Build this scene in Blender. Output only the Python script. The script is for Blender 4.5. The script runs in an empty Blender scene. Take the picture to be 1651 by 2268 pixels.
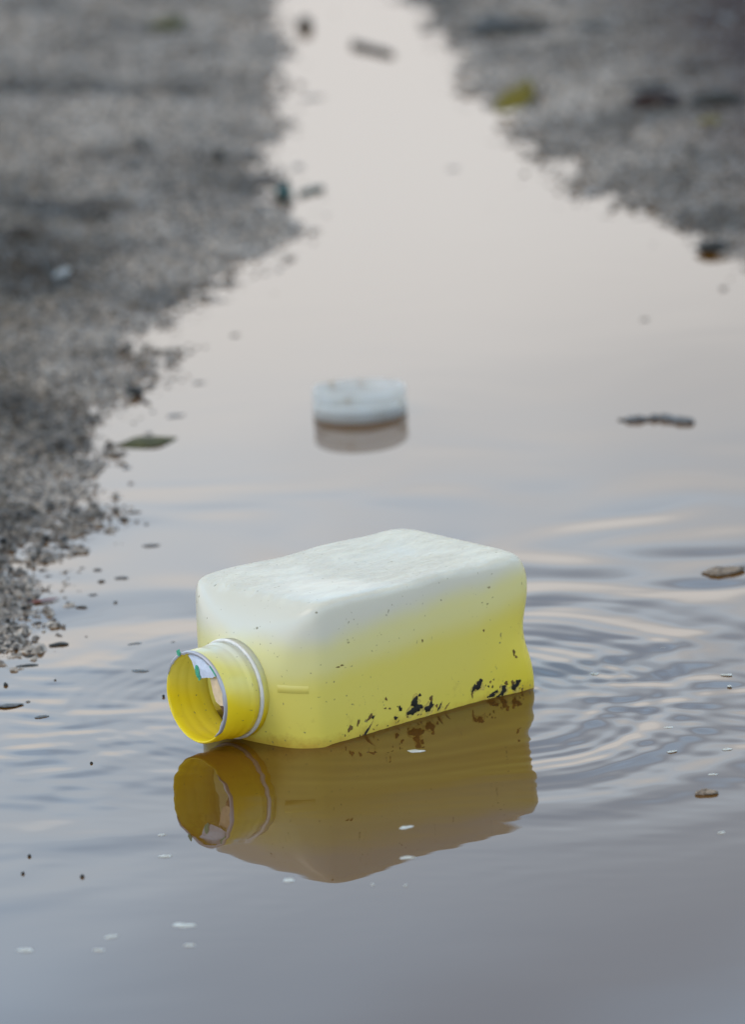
import bpy, math, random
import numpy as np
from mathutils import Vector, Matrix

# ------------------------------------------------------------------ camera
S = bpy.context.scene
COL = S.collection
FOV, PITCH, ROLL, CAM_H = 7.87, 13.91, 3.31, 0.80
e, r = math.radians(PITCH), math.radians(ROLL)
fwd = Vector((0, math.cos(e), -math.sin(e)))
x0 = Vector((1, 0, 0)); u0 = Vector((0, math.sin(e), math.cos(e)))
RGT = math.cos(r) * x0 - math.sin(r) * u0
UPV = math.sin(r) * x0 + math.cos(r) * u0
CAM = Vector((0, 0, CAM_H))
cd = bpy.data.cameras.new('camera'); cam = bpy.data.objects.new('camera', cd); COL.objects.link(cam)
cam.matrix_world = Matrix(((RGT.x, UPV.x, -fwd.x, CAM.x), (RGT.y, UPV.y, -fwd.y, CAM.y),
                           (RGT.z, UPV.z, -fwd.z, CAM.z), (0, 0, 0, 1)))
cd.sensor_fit = 'VERTICAL'; cd.sensor_height = 36
cd.lens = 18 / math.tan(math.radians(FOV / 2))
cd.clip_start = 0.05; cd.clip_end = 500
cd.dof.use_dof = True
cd.dof.focus_distance = 2.96
cd.dof.aperture_fstop = cd.lens / 22.0
S.camera = cam

# ------------------------------------------------------------------ world
def nn(nt, t, loc=None, **kw):
    n = nt.nodes.new(t)
    for k, v in kw.items(): setattr(n, k, v)
    return n
w = bpy.data.worlds.new('World'); S.world = w; w.use_nodes = True
nt = w.node_tree; nt.nodes.clear(); L = nt.links.new
SUN_EL, SUN_ROT = math.radians(48), math.radians(-112)
sky = nn(nt, 'ShaderNodeTexSky'); sky.sky_type = 'NISHITA'; sky.sun_disc = False
sky.sun_elevation = SUN_EL; sky.sun_rotation = SUN_ROT; sky.air_density = 1.0; sky.dust_density = 1.5
tc = nn(nt, 'ShaderNodeTexCoord')
sep = nn(nt, 'ShaderNodeSeparateXYZ'); L(tc.outputs['Generated'], sep.inputs[0])
mp = nn(nt, 'ShaderNodeMapping'); mp.inputs['Scale'].default_value = (1.6, 1.6, 5.0); mp.inputs['Location'].default_value = (3.1, 0.4, 1.7)
L(tc.outputs['Generated'], mp.inputs[0])
cn = nn(nt, 'ShaderNodeTexNoise'); cn.inputs['Scale'].default_value = 2.4; cn.inputs['Detail'].default_value = 4; cn.inputs['Roughness'].default_value = 0.5
L(mp.outputs[0], cn.inputs['Vector'])
def mth(nt, op, a, b=None, c=None):
    m = nt.nodes.new('ShaderNodeMath'); m.operation = op
    for i, v in enumerate((a, b, c)):
        if v is None: continue
        if hasattr(v, 'links') or hasattr(v, 'is_output'): nt.links.new(v, m.inputs[i])
        else: m.inputs[i].default_value = v
    return m.outputs[0]
def ramp(nt, fac, stops, interp='EASE'):
    rp = nt.nodes.new('ShaderNodeValToRGB'); rp.color_ramp.interpolation = interp
    el = rp.color_ramp.elements
    while len(el) < len(stops): el.new(0.5)
    for q, (p, c) in zip(el, stops):
        q.position = p; q.color = (*c, 1) if len(c) == 3 else c
    nt.links.new(fac, rp.inputs[0]); return rp.outputs[0]
nv = mth(nt, 'MULTIPLY_ADD', cn.outputs['Fac'], 0.26, -0.13)
tt = mth(nt, 'ADD', sep.outputs['Z'], nv)
tt = mth(nt, 'MULTIPLY_ADD', sep.outputs['X'], 0.5, tt)
cover = ramp(nt, tt, [(0.0, (1, 1, 1)), (0.222, (1, 1, 1)), (0.285, (0.66,) * 3), (0.335, (0.48,) * 3), (0.38, (0.78,) * 3), (0.8, (0.80,) * 3)])
# cloud bank brightness: dimmer haze at the horizon, brightest near 14 degrees
cb = ramp(nt, sep.outputs['Z'], [(0.0, (0.64, 0.63, 0.62)), (0.16, (0.66, 0.66, 0.66)), (0.21, (0.76, 0.78, 0.79)), (0.27, (0.60, 0.77, 0.94)), (0.32, (0.43, 0.69, 0.98)), (0.37, (0.60, 1.02, 1.50)), (0.50, (0.50, 0.84, 1.22)), (0.60, (0.31, 0.31, 0.31)), (0.8, (0.27, 0.24, 0.19))])
cmul = nn(nt, 'ShaderNodeMix', data_type='RGBA', blend_type='MULTIPLY'); cmul.inputs[0].default_value = 1
L(cb, cmul.inputs[6]); cmul.inputs[7].default_value = (21.5, 21.5, 21.5, 1)
smul = nn(nt, 'ShaderNodeMix', data_type='RGBA', blend_type='MULTIPLY'); smul.inputs[0].default_value = 1
L(sky.outputs[0], smul.inputs[6]); smul.inputs[7].default_value = (1.0, 1.0, 1.0, 1)
mix = nn(nt, 'ShaderNodeMix', data_type='RGBA'); L(cover, mix.inputs[0]); L(smul.outputs[2], mix.inputs[6]); L(cmul.outputs[2], mix.inputs[7])
bg = nn(nt, 'ShaderNodeBackground'); bg.inputs[1].default_value = 0.15; L(mix.outputs[2], bg.inputs[0])
wo = nn(nt, 'ShaderNodeOutputWorld'); L(bg.outputs[0], wo.inputs[0])

sd_ = bpy.data.lights.new('sun', 'SUN'); sd_.energy = 1.15; sd_.angle = math.radians(25); sd_.color = (1, 0.88, 0.75)
sun = bpy.data.objects.new('sun', sd_); COL.objects.link(sun)
sdir = Vector((math.sin(SUN_ROT) * math.cos(SUN_EL), math.cos(SUN_ROT) * math.cos(SUN_EL), math.sin(SUN_EL)))
sun.rotation_euler = sdir.to_track_quat('Z', 'Y').to_euler()
S.view_settings.view_transform = 'Standard'; S.view_settings.look = 'None'
S.view_settings.exposure = -0.22; S.view_settings.gamma = 1; S.view_settings.use_curve_mapping = False
S.render.engine = 'CYCLES'; S.cycles.max_bounces = 10; S.cycles.transmission_bounces = 6; S.cycles.caustics_reflective = False; S.cycles.caustics_refractive = False
S.cycles.use_denoising = True

# ------------------------------------------------------------------ helpers
PW, PH = 1651, 2268
FP = (PH / 2) / math.tan(math.radians(FOV / 2))
def at(px, py, z=0.0):
    d = fwd * FP + RGT * (px - PW / 2) + UPV * (PH / 2 - py)
    t = (z - CAM.z) / d.z
    return CAM + d * t
def mmpx(px, py):
    return (at(px, py) - CAM).length / FP          # metres per pixel of width at that ground point

def tag(o, label=None, cat=None, group=None, kind=None):
    if label: o['label'] = label
    if cat: o['category'] = cat
    if group: o['group'] = group
    if kind: o['kind'] = kind
    return o
def empty(name, loc, rz=0):
    o = bpy.data.objects.new(name, None); COL.objects.link(o); o.location = loc; o.rotation_euler = (0, 0, rz); o.empty_display_size = 0.01
    return o
def mesh_obj(name, v, f, mat, parent=None, smooth=True, loc=None):
    me = bpy.data.meshes.new(name); me.from_pydata([tuple(p) for p in v], [], f); me.update()
    if smooth: me.polygons.foreach_set('use_smooth', [True] * len(me.polygons))
    me.materials.append(mat)
    o = bpy.data.objects.new(name, me); COL.objects.link(o)
    if parent: o.parent = parent
    if loc is not None: o.location = loc
    return o
def grid_obj(name, X, Y, Z, mat):
    ny, nx = X.shape
    me = bpy.data.meshes.new(name)
    co = np.stack([X, Y, Z], -1).reshape(-1, 3).astype(np.float32)
    i = np.arange(ny - 1)[:, None] * nx + np.arange(nx - 1)[None, :]
    q = np.stack([i, i + 1, i + nx + 1, i + nx], -1).reshape(-1).astype(np.int32)
    n = (ny - 1) * (nx - 1)
    me.vertices.add(len(co)); me.vertices.foreach_set('co', co.ravel())
    me.loops.add(n * 4); me.loops.foreach_set('vertex_index', q)
    me.polygons.add(n); me.polygons.foreach_set('loop_start', np.arange(n, dtype=np.int32) * 4)
    me.polygons.foreach_set('use_smooth', np.ones(n, bool))
    me.update(calc_edges=True); me.materials.append(mat)
    o = bpy.data.objects.new(name, me); COL.objects.link(o); return o

def mat(name):
    m = bpy.data.materials.new(name); m.use_nodes = True
    return m, m.node_tree, m.node_tree.nodes['Principled BSDF']
def simple(name, col, rough=0.5, spec=0.5, var=0.25, scale=300, bump=0.0, dark=None):
    m, nt, b = mat(name)
    tc = nn(nt, 'ShaderNodeTexCoord'); no = nn(nt, 'ShaderNodeTexNoise'); no.inputs['Scale'].default_value = scale; no.inputs['Detail'].default_value = 4
    nt.links.new(tc.outputs['Object'], no.inputs['Vector'])
    d = dark or tuple(c * (1 - var) for c in col); h = tuple(min(1, c * (1 + var)) for c in col)
    nt.links.new(ramp(nt, no.outputs['Fac'], [(0.3, d), (0.7, h)], 'LINEAR'), b.inputs['Base Color'])
    b.inputs['Roughness'].default_value = rough; b.inputs['Specular IOR Level'].default_value = spec
    if bump:
        bp = nn(nt, 'ShaderNodeBump'); bp.inputs['Strength'].default_value = bump; bp.inputs['Distance'].default_value = 0.001
        nt.links.new(no.outputs['Fac'], bp.inputs['Height']); nt.links.new(bp.outputs[0], b.inputs['Normal'])
    return m

# numpy noise
def h2(ix, iy, s):
    n = (ix.astype(np.int64) * 374761393 + iy.astype(np.int64) * 668265263 + s * 1442695041) & 0xffffffff
    n = ((n ^ (n >> 13)) * 1274126177) & 0xffffffff
    n = n ^ (n >> 16)
    return (n & 0xffff) / 65535.0
def vnoise(X, Y, sc, s=0):
    x = X / sc; y = Y / sc; ix = np.floor(x).astype(np.int64); iy = np.floor(y).astype(np.int64)
    fx = x - ix; fy = y - iy; fx = fx * fx * (3 - 2 * fx); fy = fy * fy * (3 - 2 * fy)
    a = h2(ix, iy, s); b = h2(ix + 1, iy, s); c = h2(ix, iy + 1, s); d = h2(ix + 1, iy + 1, s)
    return (a * (1 - fx) + b * fx) * (1 - fy) + (c * (1 - fx) + d * fx) * fy - 0.5
def domes(X, Y, sc, s, rmin=0.3, rmax=0.75, keep=1.0):
    """rounded stones, one per jittered cell"""
    x = X / sc; y = Y / sc; ix = np.floor(x).astype(np.int64); iy = np.floor(y).astype(np.int64)
    out = np.zeros_like(X)
    for dx in (-1, 0, 1):
        for dy in (-1, 0, 1):
            cx = ix + dx; cy = iy + dy
            jx = cx + h2(cx, cy, s); jy = cy + h2(cx, cy, s + 7)
            rr = rmin + (rmax - rmin) * h2(cx, cy, s + 13) ** 1.5
            an = h2(cx, cy, s + 29) * 3.14; st = 0.6 + 0.4 * h2(cx, cy, s + 31)
            ux = (x - jx) * np.cos(an) + (y - jy) * np.sin(an); uy = -(x - jx) * np.sin(an) + (y - jy) * np.cos(an)
            d2 = (ux * ux + uy * uy / (st * st)) / (rr * rr)
            hh = np.where(d2 < 1, np.sqrt(np.clip(1 - d2, 0, 1)) * rr, 0) * (h2(cx, cy, s + 41) < keep)
            out = np.maximum(out, hh)
    return out * sc

# ------------------------------------------------------------------ shoreline (ground points)
left_px = [(590, -60), (600, 0), (615, 60), (640, 120), (650, 200), (640, 260), (615, 330), (622, 400), (640, 460), (690, 492), (650, 545),
           (590, 600), (520, 665), (450, 715), (410, 765), (310, 865), (225, 960), (222, 1040), (190, 1100), (215, 1165), (140, 1212), (20, 1240), (20, 1262),
           (100, 1290), (112, 1325), (60, 1372), (15, 1430), (-90, 1480), (-260, 1520)]
right_px = [(860, -60), (880, 0), (925, 40), (965, 100), (1000, 150), (990, 215), (1110, 245), (1115, 300), (1180, 370), (1260, 430), (1330, 458),
            (1420, 490), (1500, 520), (1570, 555), (1651, 600), (1770, 670), (1950, 760)]
LP = [at(*p) for p in left_px]; RP = [at(*p) for p in right_px]
poly = [(p.x, p.y) for p in LP] + [(-0.42, 2.80), (-0.60, 2.35), (-0.50, 1.75), (-0.1, 1.45), (0.4, 1.55), (0.72, 2.1), (0.78, 2.9), (0.62, 3.5)] + \
       [(p.x, p.y) for p in reversed(RP)] + [(0.03, 5.1), (0.0, 5.6), (-0.06, 5.7), (-0.08, 5.2)]
def signed(X, Y):
    # jitter the query a little so the shore is ragged
    Xq = X + 0.006 * vnoise(X, Y, 0.012, 3) * 2 + 0.012 * vnoise(X, Y, 0.05, 4); Yq = Y + 0.05 * vnoise(X, Y, 0.03, 5) + 0.03 * vnoise(X, Y, 0.008, 6)
    d = np.full(X.shape, 1e9); ins = np.zeros(X.shape, bool)
    n = len(poly)
    for k in range(n):
        ax, ay = poly[k]; bx, by = poly[(k + 1) % n]
        ex, ey = bx - ax, by - ay
        t = np.clip(((Xq - ax) * ex + (Yq - ay) * ey) / (ex * ex + ey * ey), 0, 1)
        # image foreshortens depth: count depth distances at half their length
        dd = np.hypot(Xq - ax - t * ex, (Yq - ay - t * ey) * 0.5); d = np.minimum(d, dd)
        c = ((ay > Yq) != (by > Yq)) & (Xq < (bx - ax) * (Yq - ay) / (by - ay + 1e-12) + ax); ins ^= c
    return np.where(ins, -d, d) + 0.012 / (1 + np.exp((Y - 3.5) / 0.1)) - 0.005
def ground_h(X, Y):
    s = signed(X, Y)
    base = np.where(s < 0, np.maximum(s * 0.13, -0.03), np.minimum(s * 0.09, 0.006) + np.clip(s - 0.06, 0, 1) * 0.03)
    base = base - 0.0014
    near = np.exp(-((X ** 2) / 4 + ((Y - 3.5) ** 2) / 16))
    und = 0.006 * vnoise(X, Y, 0.10, 11) + 0.0035 * vnoise(X, Y, 0.035, 12) + 0.05 * vnoise(X, Y, 1.7, 14) * np.clip(s - 0.2, 0, 1)
    g = domes(X, Y, 0.0028, 21, 0.35, 0.7) * 1.0 + domes(X, Y, 0.007, 22, 0.2, 0.5, 0.5) * 0.8 + domes(X, Y, 0.019, 23, 0.10, 0.32, 0.35) * 0.7
    g += 0.0016 * vnoise(X, Y, 0.0045, 15) + 0.002 * vnoise(X, Y, 0.012, 16)
    return base + und * np.clip(0.25 + s * 12, 0.12, 1) + g * np.clip(0.85 + s * 8, 0.3, 1.0) * (0.3 + 0.7 * near)

def axis_pts(segs, lo, hi):
    """fine spacing inside segs, geometric growth outside"""
    pts = []
    for a, b, st in segs: pts += list(np.arange(a, b, st))
    pts.append(segs[-1][1])
    st = segs[0][2]; x = pts[0]; pre = []
    while x > lo: st *= 1.16; x -= st; pre.append(x)
    st = segs[-1][2]; x = pts[-1]; post = []
    while x < hi: st *= 1.16; x += st; post.append(x)
    return np.array(pre[::-1] + pts + post)
gx = axis_pts([(-0.245, -0.05, 0.0009), (-0.05, 0.02, 0.0016), (0.02, 0.27, 0.0012)], -60, 60)
gy = axis_pts([(2.62, 3.6, 0.0020), (3.6, 4.9, 0.0027)], -40, 160)
GX, GY = np.meshgrid(gx, gy)
GZ = ground_h(GX, GY)

# soft-edged ellipse of darker ground colour low on the left bank
def dark_patch_mix(nt, colr, tc_, n_):
    vd = nn(nt, 'ShaderNodeVectorMath', operation='DISTANCE'); ml = nn(nt, 'ShaderNodeVectorMath', operation='MULTIPLY'); ml.inputs[1].default_value = (1.0, 0.22, 0.0)
    nt.links.new(tc_.outputs['Object'], ml.inputs[0]); nt.links.new(ml.outputs[0], vd.inputs[0]); vd.inputs[1].default_value = (-0.235, 0.22 * 3.70, 0)
    dd = mth(nt, 'MULTIPLY_ADD', n_.outputs['Fac'], 0.10, vd.outputs['Value'])
    f = ramp(nt, dd, [(0.09, (1, 1, 1)), (0.19, (0, 0, 0))])
    m2 = nn(nt, 'ShaderNodeMix', data_type='RGBA', blend_type='MULTIPLY'); nt.links.new(mth(nt, 'MULTIPLY', f, 0.85), m2.inputs[0]); nt.links.new(colr, m2.inputs[6]); m2.inputs[7].default_value = (0.50, 0.47, 0.42, 1)
    return m2.outputs[2]
m_ground, nt, b = mat('wet_grit')
tc = nn(nt, 'ShaderNodeTexCoord')
vo = nn(nt, 'ShaderNodeTexVoronoi'); vo.inputs['Scale'].default_value = 520
mpg = nn(nt, 'ShaderNodeMapping'); nt.links.new(tc.outputs['Object'], mpg.inputs[0]); nt.links.new(mpg.outputs[0], vo.inputs['Vector'])
n1 = nn(nt, 'ShaderNodeTexNoise'); n1.inputs['Scale'].default_value = 9; n1.inputs['Detail'].default_value = 5; nt.links.new(mpg.outputs[0], n1.inputs['Vector'])
n2 = nn(nt, 'ShaderNodeTexNoise'); n2.inputs['Scale'].default_value = 420; n2.inputs['Detail'].default_value = 2; nt.links.new(mpg.outputs[0], n2.inputs['Vector'])
grain = ramp(nt, vo.outputs['Color'], [(0.0, (0.024, 0.023, 0.022)), (0.25, (0.08, 0.077, 0.074)), (0.6, (0.235, 0.222, 0.208)), (1.0, (0.42, 0.395, 0.365))], 'LINEAR')
patch = ramp(nt, n1.outputs['Fac'], [(0.36, (0.40, 0.37, 0.34)), (0.50, (1.0, 0.93, 0.86)), (0.64, (1.30, 1.21, 1.12))], 'LINEAR')
mg = nn(nt, 'ShaderNodeMix', data_type='RGBA', blend_type='MULTIPLY'); mg.inputs[0].default_value = 1
nt.links.new(grain, mg.inputs[6]); nt.links.new(patch, mg.inputs[7])
# darker reddish soil further up the right bank
spg = nn(nt, 'ShaderNodeSeparateXYZ'); nt.links.new(tc.outputs['Object'], spg.inputs[0])
rd = mth(nt, 'MULTIPLY_ADD', spg.outputs['Y'], 0.13, mth(nt, 'MULTIPLY', spg.outputs['X'], 1.9)); rd = mth(nt, 'ADD', rd, mth(nt, 'MULTIPLY_ADD', n1.outputs['Fac'], 0.3, -0.15))
rdf = ramp(nt, rd, [(0.84, (0, 0, 0)), (1.02, (0.95,) * 3)], 'LINEAR')
mr = nn(nt, 'ShaderNodeMix', data_type='RGBA'); nt.links.new(rdf, mr.inputs[0]); nt.links.new(mg.outputs[2], mr.inputs[6]); mr.inputs[7].default_value = (0.030, 0.017, 0.015, 1)
nt.links.new(dark_patch_mix(nt, mr.outputs[2], tc, n1), b.inputs['Base Color'])
b.inputs['Roughness'].default_value = 0.6; b.inputs['Specular IOR Level'].default_value = 0.2
bp = nn(nt, 'ShaderNodeBump'); bp.inputs['Strength'].default_value = 0.6; bp.inputs['Distance'].default_value = 0.0008
nt.links.new(n2.outputs['Fac'], bp.inputs['Height']); nt.links.new(bp.outputs[0], b.inputs['Normal'])
go = grid_obj('ground', GX, GY, GZ, m_ground); tag(go, kind='structure')

# ------------------------------------------------------------------ water
BC = Vector((-0.005, 2.915))                       # centre of the ripples, under the bottle
def spectrum(X, Y, seed, n, lmin, lmax, ax=1.0, ay=1.0):
    rg = np.random.RandomState(seed); o = np.zeros_like(X)
    for _ in range(n):
        lam = lmin * (lmax / lmin) ** rg.rand(); th = rg.rand() * 2 * np.pi
        kx = 2 * np.pi / lam * np.cos(th) * ax; ky = 2 * np.pi / lam * np.sin(th) * ay
        o += lam * np.cos(kx * X + ky * Y + rg.rand() * 6.28)
    return o / math.sqrt(n)
def water_h(X, Y):
    wxn = 0.030 * vnoise(X, Y, 0.085, 51) + 0.008 * vnoise(X, Y, 0.035, 52)
    wyn = 0.036 * vnoise(X, Y, 0.095, 54) + 0.008 * vnoise(X, Y, 0.040, 55)
    dx = X - BC.x + wxn; dy = Y - BC.y + wyn
    R = np.hypot(dx, dy)
    pat = np.clip(0.55 + 1.6 * vnoise(X, Y, 0.07, 53), 0.05, 1.3)
    side = 0.22 + 0.78 / (1 + np.exp(-(dx - 0.04) / 0.02))
    front = 0.10 + 0.90 / (1 + np.exp(-(dy + 0.20) / 0.035))
    big = np.exp(-((R - 0.135) / 0.075) ** 2) * np.cos(2 * np.pi * R / 0.047 + 0.6)
    fine = np.exp(-((R - 0.100) / 0.055) ** 2) * (np.cos(2 * np.pi * R / 0.0165 + 1) * pat + 0.5 * np.cos(2 * np.pi * R / 0.0098 + 2) * (1.2 - pat))
    h = (0.00025 * big + 0.00010 * fine) * side * front
    # soft streaks drifting away behind the bottle
    env = np.exp(-((Y - 3.06) / 0.17) ** 2) * 0.85 + 0.025
    h += 0.0046 * env * spectrum(X + wxn, Y + wyn * 2, 5, 40, 0.030, 0.110, 0.7, 0.8)
    # slow swell on the left of the mouth
    env3 = np.exp(-((X + 0.15) / 0.07) ** 2) * np.exp(-((Y - 2.80) / 0.16) ** 2)
    h += 0.0027 * env3 * spectrum(X + 2 * wxn, Y + 2 * wyn, 8, 24, 0.030, 0.090, 0.6, 0.7)
    env2 = np.exp(-((Y - 2.90) / 0.12) ** 2) * (np.exp(-((X - 0.12) / 0.05) ** 2) + 0.8 * np.exp(-((X + 0.14) / 0.06) ** 2))
    h += 0.0046 * env2 * spectrum(X + wxn, Y + wyn, 6, 30, 0.012, 0.034, 0.7, 1.0)
    h += 0.0010 * np.exp(-(dx / 0.16) ** 2 - ((dy + 0.05) / 0.16) ** 2) * spectrum(X + 0.3 * wxn, Y + 0.3 * wyn, 9, 30, 0.009, 0.024, 0.8, 1.2)
    # meniscus climbing the bottle wall
    lx, ly = X + 0.0745, Y - 2.85284
    ux = lx * math.cos(math.radians(39.81)) + ly * math.sin(math.radians(39.81)); uy = lx * math.sin(math.radians(39.81)) - ly * math.cos(math.radians(39.81))
    qx = np.abs(ux - 0.0905) - 0.052; qy = np.abs(uy) - 0.0372
    d = np.hypot(np.maximum(qx, 0), np.maximum(qy, 0))
    return h + 0.0008 * np.exp(-d / 0.0018)
wx = np.concatenate([np.arange(-0.75, -0.24, 0.01), np.arange(-0.24, 0.28, 0.0014), np.arange(0.28, 0.95, 0.01)])
wy = np.concatenate([np.arange(1.30, 2.42, 0.01), np.arange(2.42, 3.4, 0.0016), np.arange(3.4, 3.7, 0.0025), np.arange(3.7, 5.9, 0.006)])
WX, WY = np.meshgrid(wx, wy)
m_water, nt, b = mat('muddy_water')
b.inputs['Base Color'].default_value = (0.092, 0.040, 0.005, 1)
b.inputs['Roughness'].default_value = 0.0; b.inputs['IOR'].default_value = 1.333; b.inputs['Specular IOR Level'].default_value = 0.36
wo_ = grid_obj('puddle_water', WX, WY, water_h(WX, WY), m_water); tag(wo_, kind='structure')

# ------------------------------------------------------------------ bottle
YAW, TILT = math.radians(39.81), math.radians(-0.99)
ca, sa, ct, st_ = math.cos(YAW), math.sin(YAW), math.cos(TILT), math.sin(TILT)
AX = Vector((ca * ct, sa * ct, st_)); SX = Vector((sa, -ca, 0)); NX = SX.cross(AX)
bottle = empty('bottle', (0, 0, 0)); bottle.matrix_world = Matrix(((AX.x, SX.x, NX.x, -0.0745), (AX.y, SX.y, NX.y, 2.85284), (AX.z, SX.z, NX.z, 0.02181), (0, 0, 0, 1)))
if bottle.matrix_world.determinant() < 0: print('mirrored')
tag(bottle, 'yellow and cloudy white plastic bottle lying capless on its side in the muddy puddle', 'bottle')
# local axes: x along the bottle (0 = mouth), y = side that faces right of the picture, z = up side; millimetres
def sec(th, half, n, zs=0):
    c, s = np.cos(th), np.sin(th)
    rr = half * (np.abs(c) ** n + np.abs(s) ** n) ** (-1 / n)
    return rr * c, rr * s
prof = [(21.3, 19.9, 2), (21.9, 21.2, 2.05), (23.1, 23.4, 2.6), (25.2, 26.8, 4.5), (28.0, 30.4, 8), (31.0, 33.6, 12), (34.0, 36.0, 16), (37.0, 37.0, 19), (41.5, 37.4, 21),
        (50, 37.6, 22), (62, 37.6, 22), (72, 37.5, 22), (82, 37.4, 22), (92, 37.4, 22), (102, 37.4, 22), (112, 37.5, 22), (120, 37.6, 20), (127, 37.8, 17),
        (132, 37.8, 14), (136.5, 37.4, 11), (139.5, 36.2, 8.5), (141.8, 34.4, 7), (143.2, 31.6, 5.5), (143.6, 28, 4.6), (142.6, 24, 4), (141.2, 18, 3), (140.8, 10, 2), (140.8, 2, 2)]
prof = [(l + 6.0 * min(1, max(0, (l - 90) / 30)), h_, n_) for l, h_, n_ in prof]
def prof_at(l):
    P = np.array(prof); Lx = np.maximum.accumulate(P[:, 0]); return np.interp(l, Lx, P[:, 1]), np.interp(l, Lx, P[:, 2])
NT = 288
# resample profile for a smooth loft
P = np.array(prof); seg = np.concatenate([[0], np.cumsum(np.hypot(np.diff(P[:, 0]), np.diff(P[:, 1])))])
tq = np.linspace(0, seg[-1], 130)
def catmull(tq, ts, v):
    out = []
    for t in tq:
        i = min(max(np.searchsorted(ts, t) - 1, 0), len(ts) - 2)
        h = ts[i + 1] - ts[i]; u = (t - ts[i]) / h
        m0 = (v[i + 1] - v[i - 1]) / (ts[i + 1] - ts[i - 1]) if i > 0 else (v[1] - v[0]) / h
        m1 = (v[i + 2] - v[i]) / (ts[i + 2] - ts[i]) if i + 2 < len(v) else (v[i + 1] - v[i]) / h
        out.append((2 * u**3 - 3 * u**2 + 1) * v[i] + (u**3 - 2 * u**2 + u) * h * m0 + (-2 * u**3 + 3 * u**2) * v[i + 1] + (u**3 - u**2) * h * m1)
    return np.array(out)
PL, PR, PN = (catmull(tq, seg, P[:, k]) for k in range(3))
th = np.linspace(0, 2 * np.pi, NT, endpoint=False); th = th + 0.19 * np.sin(4 * th)
verts = []
for l, hf, n in zip(PL, PR, PN):
    yy, zz = sec(th, hf, max(2, n))
    LL = np.full(NT, l); yy = np.where(yy < 0, yy * (1 + 0.09 * np.clip((l - 22) / 12, 0, 1)), yy)
    k = np.clip((l - 34) / 60, 0, 1) * np.clip((138 - l) / 20, 0, 1)
    # faces sag inwards a little between their edges, dents on top
    fy = np.exp(-(zz / 20) ** 2); fz = np.exp(-(yy / 20) ** 2)
    yy = yy - np.sign(yy) * fy * k * 0.9 * (np.abs(yy) > 20); zz = zz - (zz > 20) * fz * k * 1.6
    zz = zz + (zz > 20) * k * 0.5 * np.sin(l / 9.0 + yy / 11)
    e1 = np.clip((l - 122) / 25, 0, 1)
    LL = LL - e1 * 2.4 * np.exp(-((zz - 4) / 13) ** 2) + e1 * 1.2 * np.clip(-zz / 30, 0, 1)
    yy = yy - np.sign(yy) * e1 * 1.5 * np.exp(-((zz - 6) / 11) ** 2) + np.sign(yy) * e1 * 1.0 * np.exp(-((zz + 12) / 12) ** 2)
    verts += list(zip(LL / 1000, yy / 1000, zz / 1000))
faces = [(i * NT + j, i * NT + (j + 1) % NT, (i + 1) * NT + (j + 1) % NT, (i + 1) * NT + j) for i in range(len(PL) - 1) for j in range(NT)]
verts.append((0.1468, 0, 0)); c = len(verts) - 1; o_ = (len(PL) - 1) * NT
faces += [(o_ + j, o_ + (j + 1) % NT, c) for j in range(NT)]

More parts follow.
